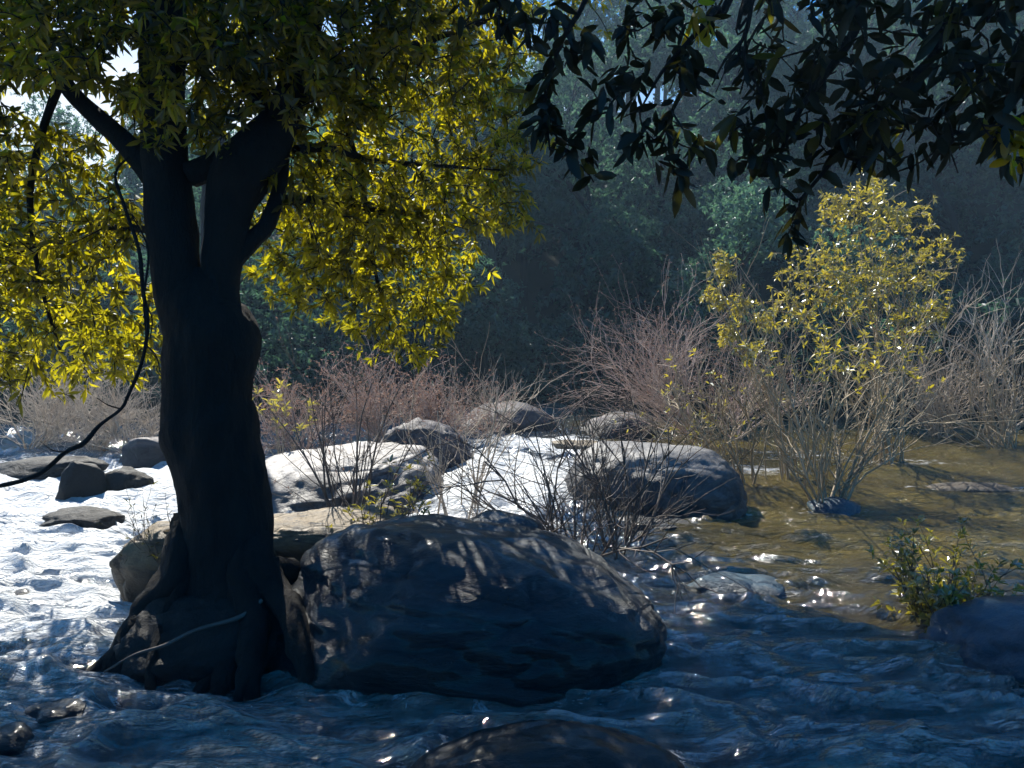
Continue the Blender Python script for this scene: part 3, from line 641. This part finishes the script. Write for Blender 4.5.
crowned('leafy_bush', 'dense yellow crowned bush standing just behind the first in the river', G(885, 462), [(860, 230, 11.2), (820, 270, 11.0), (905, 260, 11.3), (935, 280, 11.5), (790, 300, 11.0), (860, 300, 10.7)],
        lobes_px([(862, 215, 11.2, .62, .8), (820, 268, 11.0, .6, .8), (900, 270, 11.3, .62, .9), (938, 250, 11.4, .3, 1.4), (795, 305, 11, .42, .8), (855, 290, 10.8, .6, .7), (915, 320, 11.2, .4, .6), (872, 190, 11.3, .3, .8), (835, 205, 11.2, .3, .8), (905, 215, 11.3, .35, .8), (935, 310, 11.4, .3, .7)]), 430, ('bush_leaf', 6, .088, .32), 'twig_tan', 131)
crowned('leafy_bush', 'slender bush with a feathery ochre leaf column left of the yellow crown', G(790, 478), [(728, 265, 10.2), (712, 290, 10.2), (745, 320, 10.0), (765, 300, 10.4)],
        lobes_px([(725, 268, 10.2, .18, 1.4), (712, 298, 10.2, .2, .9), (742, 305, 10.1, .2, 1.1), (728, 335, 10.1, .2, .9), (748, 350, 10, .18, .8), (765, 320, 10.3, .16, 1)]), 1000, ('bush_leaf', 6, .08, .34), 'twig_tan', 132, .014)
shrub('bare_shrub', 'low tangle of brown twigs in the river left of the bush stems', P(745, 485, 9.6), 16, 1.9, (-.6, 0, .1), 42, 'twig_tan', 133, 2, .018, ('bush_leaf', 3, .08, .3, 'leaves'), None, .4, .12, (3, 5), .2, 'shrub', .12)

# foreground twigs round the boulder
gF = 'dark twigs behind the largest boulder'
shrub('bare_shrub', 'dark leafless shrub bending left over the white chute, behind the largest boulder', P(575, 560, 6.1), 13, 1.5, (-.42, 0, .35), 44, 'twig_dark', 140, 2, .014, None, gF, .35, .15, (3, 5), .16)
shrub('bare_shrub', 'dark leafless shrub in front of the shaded side of the mid river boulder', P(618, 562, 6.5), 12, 1.45, (0, 0, .45), 34, 'twig_dark', 141, 2, .014, None, gF, .35, .2, (3, 5), .14)
shrub('bare_shrub', 'two pale thin saplings standing in front of the white chute', P(455, 545, 7.4), 8, 1.9, (.0, 0, .5), 26, 'twig_grey', 142, 2, .013, None, None, .3, .2, (3, 4), .16)
shrub('bare_shrub', 'thin brown stems rising across the sloping slab', P(350, 528, 7.0), 13, 1.75, (.0, 0, .4), 36, 'twig_dark', 143, 2, .013, ('dry_leaf', 2, .04, .3, 'dry_leaves'), None, .2, .2, (2, 3), .2, 'shrub', .3)
shrub('small_shrub', 'small dark green leafed shrub between tan rock and the largest boulder', P(385, 560, 5.75), 14, .78, (.05, 0, .4), 34, 'twig_dark', 144, 1, .008, ('small_leaf', 5, .065, .32, 'leaves'), None, .2, .2, (2, 4), .08)
shrub('small_shrub', 'thin grassy stems with narrow leaves sprouting from the blocky rock', P(176, 565, 5.2), 10, .72, (-.35, 0, .3), 36, 'twig_dark', 145, 1, .0045, ('dark_leaf', 2, .06, .16, 'leaves'), None, .15, .1, (2, 3), .05, 'plant', .7)
shrub('small_shrub', 'small bushy yellow green shrub in the water above the blue grey boulder', G(938, 625), 34, .66, (-.05, 0, .25), 52, 'twig_dark', 146, 1, .008, ('small_leaf', 6, .062, .42, 'leaves'), None, .2, .2, (3, 4), .1)
shrub('small_shrub', 'yellow leaf sprigs on thin stems right beside the tree trunk', P(283, 450, 10.2), 9, 1.15, (0, 0, .5), 34, 'twig_tan', 147, 1, .006, ('bush_leaf', 5, .12, .26, 'leaves'), None, .15, .2, (1, 2), .15, 'plant', .8, .75)

# caught debris and dead leaves
for i, (px, py, d, lab) in enumerate(((82, 462, 13.5, 'pinkish orange dead leaf hanging in the twigs left of the trunk'), (93, 458, 13.5, 'smaller orange dead leaf hanging right of the pinkish one'))):
    mb = MB(); c = P(px, py - 8, d); n = 3
    v, f, k = leaf_quads(np.repeat(c[None], n, 0), np.array([[.1, .05, -1], [-.15, 0, -1], [.02, -.1, -1.0]]), np.array([[0, -1, .1], [.4, -1, 0], [-.4, -1, 0]]), (.26, .2)[i], .085)
    mb.add(v, f); tag(mb.build('dead_leaf', M['orange_leaf']), lab, 'leaf')


# ------------------------------------------------------------------ forest on the far bank
def forest_tree(seed, H, Rr, mat, nl, name, L=.2, label='', group=''):
    rng = np.random.default_rng(seed); mb = MB(); t = thing(name, label, 'tree', (0, 0, 0), group)
    s = spline([(0, 0, -.6), (rng.normal(0, .15), rng.normal(0, .15), H * .3), (rng.normal(0, .3), rng.normal(0, .3), H * .6), (rng.normal(0, .4), rng.normal(0, .4), H * .92)], 5)
    mb.tube(s, np.linspace(.05 + H * .02, .03, len(s)), 8, .1, seed); lob = []
    for i in range(11):
        h = rng.uniform(.28, .95) * H; a = rng.uniform(0, 6.28); rr = Rr * (1.05 - .75 * abs(h / H - .5) ** 1.3 - .25 * (h / H)) * rng.uniform(.35, .8)
        c = np.array([math.cos(a) * rr, math.sin(a) * rr, h]); q = Rr * rng.uniform(.28, .5)
        lob.append((c, (q, q, q * .7))); j = np.argmin(abs(s[:, 2] - h * .8))
        mb.tube(spline([s[j], (s[j] + c) / 2 + [0, 0, .2], c], 3), np.linspace(.09, .03, 7), 5)
    mb.build('trunk', M['bark'], t)
    p = lobe_points(rng, lob, nl / 11 / (Rr * .38) ** 2 / 7, .5)
    lf = MB(); rosettes(lf, p, rng.normal(0, .6, p.shape) + [0, 0, .3], 7, L, .42, rng, (35, 90), .2, .2, False, .5)
    lf.build('crown', M[mat], t, False); return t


# added tree, trunk hidden behind the main one, unseen crown shading the foreground
rng = np.random.default_rng(15); tt_ = thing('added_shade_tree', 'added tree behind the big dark forked tree, its unseen crown shading the foreground', 'tree', (-5.35, 13.2, 0)); mb = MB()
s = spline([(-5.4, 13.2, -.6), (-5.35, 13.2, 2.5), (-5.2, 13.1, 5), (-4.7, 13.1, 7.4), (-3.4, 13.2, 9.2), (-1.6, 13.4, 10.2)], 6); mb.tube(s, np.linspace(.22, .06, len(s)), 12, .1, 4)
lb = [(np.array(q[:3]), (q[3], q[3], q[3] * .55)) for q in ((-2.2, 13.0, 9.7, .9), (-1.6, 12.6, 10, 1.0), (-2.0, 12.7, 9.5, .8), (-1.2, 12.4, 9.7, 1.0), (-1.0, 12.8, 10.3, 1.0), (-1.5, 12.1, 9.2, .9), (-.6, 12.3, 9.4, .9), (-1.4, 13.5, 11.1, 1.0), (-.2, 12.3, 9.9, 1.0), (-2.6, 14.0, 10.6, .8), (-3.0, 13.6, 11.2, .8))]
p = lobe_points(rng, lb, 210, .2); ax = connect(mb, s[14:], p, rng, .05, .006, .05); mb.build('trunk', M['bark'], tt_)
lf = MB(); rosettes(lf, p, unit(ax) + [0, 0, .3], 8, .2, .4, rng, (35, 90), .2, .2, False, .5); lf.build('crown', M['dark_leaf'], tt_, False)


def copy_thing(o):
    c = o.copy(); C.objects.link(c)
    for ch in o.children:
        q = ch.copy(); C.objects.link(q); q.parent = c
    return c


gT = 'trees on the wooded hillside'
dk = 'dark blue green tree in the hazy forest on the far hillside'
protos = [forest_tree(200 + i, (9, 8, 10.5, 7.5, 9.5)[i], (2.8, 3.0, 2.7, 2.6, 3.2)[i], 'forest_leaf', 7500, 'forest_tree', .2, dk, gT) for i in range(5)]
pale = [forest_tree(220 + i, (8.5, 6.5)[i], (2.6, 2.4)[i], 'forest_pale', 7500, 'forest_tree', .2, 'paler teal leafed tree standing out in the far hillside forest', 'pale trees on the wooded hillside') for i in range(2)]
rng = np.random.default_rng(77); used = set(); spots = []
for d in (20.5, 24, 28, 32.5, 37.5, 43, 49):
    n = int(d * 1.72 / 2.7)
    for i in range(n):
        xx = (-.86 + 1.72 * (i + .5 + rng.uniform(-.35, .35)) / n) * d; spots.append((xx, d + rng.uniform(-1.5, 1.5)))
for (xx, yy) in spots:
    p = protos[rng.integers(0, 5)] if rng.uniform() > .27 else pale[rng.integers(0, 2)]
    o = copy_thing(p) if p in used else p
    used.add(p); s = rng.uniform(.8, 1.2) * (.62 if yy < 22.3 else .72 if yy < 26 else .85 if yy < 30.5 else 1)
    s *= .62 if xx < -.42 * yy else 1
    o.location = (xx, yy, float(ground_z(np.array([xx]), np.array([yy]))[0]) - .2); o.rotation_euler = (0, 0, rng.uniform(0, 6.28)); o.scale = (s, s, s * rng.uniform(.9, 1.15))

us = forest_tree(240, 2.4, 1.5, 'forest_leaf', 2600, 'bank_bush', .15, 'low dark leafy bush under the trees of the far forest', 'bushes under the forest trees')
us['category'] = 'bush'
for i in range(110):
    o = us if i == 0 else copy_thing(us); xx = -15 + i * .95 + rng.uniform(-.4, .4); yy = float(bank_y(np.array(xx))) + rng.uniform(.8, 3.2)
    if i > 33:
        yy = rng.uniform(20.5, 38); xx = rng.uniform(-.8, .8) * yy
    s = rng.uniform(.7, 1.25) * (1 if i < 34 else 1.4); o.location = (xx, yy, float(ground_z(np.array([xx]), np.array([yy]))[0]) - .3); o.rotation_euler = (0, 0, rng.uniform(0, 6.28)); o.scale = (s, s, s)

# ------------------------------------------------------------------ air
hz = MB(); a, b = np.array([-111, -31, -2.2]), np.array([111, 111, 44.0])
v = np.array([[(a, b)[i][0], (a, b)[j][1], (a, b)[k][2]] for i in (0, 1) for j in (0, 1) for k in (0, 1)])
m, nt, out = mat_new('hazy_air'); pv = nd(nt, 'ShaderNodeVolumePrincipled', Density=.0021, Anisotropy=.3); pv.inputs['Color'].default_value = (.5, .76, 1, 1)
nt.links.new(pv.outputs[0], out.inputs['Volume'])
tag(mk('haze', v, np.array([[0, 1, 3, 2], [4, 6, 7, 5], [0, 4, 5, 1], [2, 3, 7, 6], [0, 2, 6, 4], [1, 5, 7, 3]]), m, None, False), kind='stuff')

# ------------------------------------------------------------------ light, camera
sc = bpy.context.scene
w = bpy.data.worlds.new('World'); sc.world = w; w.use_nodes = True; nt = w.node_tree
bg = nt.nodes['Background']; sk = nt.nodes.new('ShaderNodeTexSky'); sk.sky_type = 'NISHITA'; sk.sun_disc = False
sk.sun_elevation = SUN_EL; sk.sun_rotation = -SUN_AZ; sk.dust_density = .3; sk.ozone_density = 5.0; sk.air_density = 1.0
hs = nt.nodes.new('ShaderNodeHueSaturation'); hs.inputs['Saturation'].default_value = 1.95
nt.links.new(sk.outputs[0], hs.inputs['Color']); tcw = nt.nodes.new('ShaderNodeTexCoord'); sz = nt.nodes.new('ShaderNodeSeparateXYZ'); nt.links.new(tcw.outputs['Generated'], sz.inputs[0])
zr = ramp(nt, sz.outputs['Z'], [(.30, (1, 1, 1)), (.42, (0, 0, 0))]); mxw = nt.nodes.new('ShaderNodeMix'); mxw.data_type = 'RGBA'
dt = nt.nodes.new('ShaderNodeVectorMath'); dt.operation = 'DOT_PRODUCT'; dt.inputs[1].default_value = (-math.sin(SUN_AZ), math.cos(SUN_AZ), 0); nt.links.new(tcw.outputs['Generated'], dt.inputs[0])
dr = ramp(nt, dt.outputs['Value'], [(.72, (0, 0, 0)), (.90, (1, 1, 1))]); ml = nt.nodes.new('ShaderNodeMath'); ml.operation = 'MULTIPLY'
nt.links.new(zr, ml.inputs[0]); nt.links.new(dr, ml.inputs[1]); nt.links.new(ml.outputs[0], mxw.inputs[0]); nt.links.new(hs.outputs[0], mxw.inputs[6]); mxw.inputs[7].default_value = (6.2, 6.5, 7.0, 1); nt.links.new(mxw.outputs[2], bg.inputs[0]); bg.inputs[1].default_value = .08
L = bpy.data.lights.new('sun', 'SUN'); L.energy = 5; L.angle = R(.5); L.color = (1, .95, .84)
so = bpy.data.objects.new('sun', L); C.objects.link(so)
sd = Vector((-math.sin(SUN_AZ) * math.cos(SUN_EL), math.cos(SUN_AZ) * math.cos(SUN_EL), math.sin(SUN_EL)))
so.rotation_euler = sd.to_track_quat('Z', 'Y').to_euler(); so.location = sd * 60

cam = bpy.data.cameras.new('camera'); cam.sensor_width = 36; cam.lens = F / 1024 * 36; cam.clip_end = 1000; cam.clip_start = .05
co = bpy.data.objects.new('camera', cam); C.objects.link(co); co.location = (0, 0, CH); co.rotation_euler = (R(90) - PIT, 0, 0)
sc.camera = co
sc.view_settings.view_transform = 'Standard'; sc.view_settings.look = 'None'; sc.view_settings.exposure = 1.05; sc.view_settings.gamma = 1
cy = sc.cycles
cy.max_bounces = 6; cy.diffuse_bounces = 2; cy.glossy_bounces = 2; cy.transmission_bounces = 3; cy.volume_bounces = 0; cy.transparent_max_bounces = 4
cy.sample_clamp_indirect = 3; cy.sample_clamp_direct = 0
cy.use_denoising = True; cy.use_adaptive_sampling = True; cy.adaptive_threshold = .02
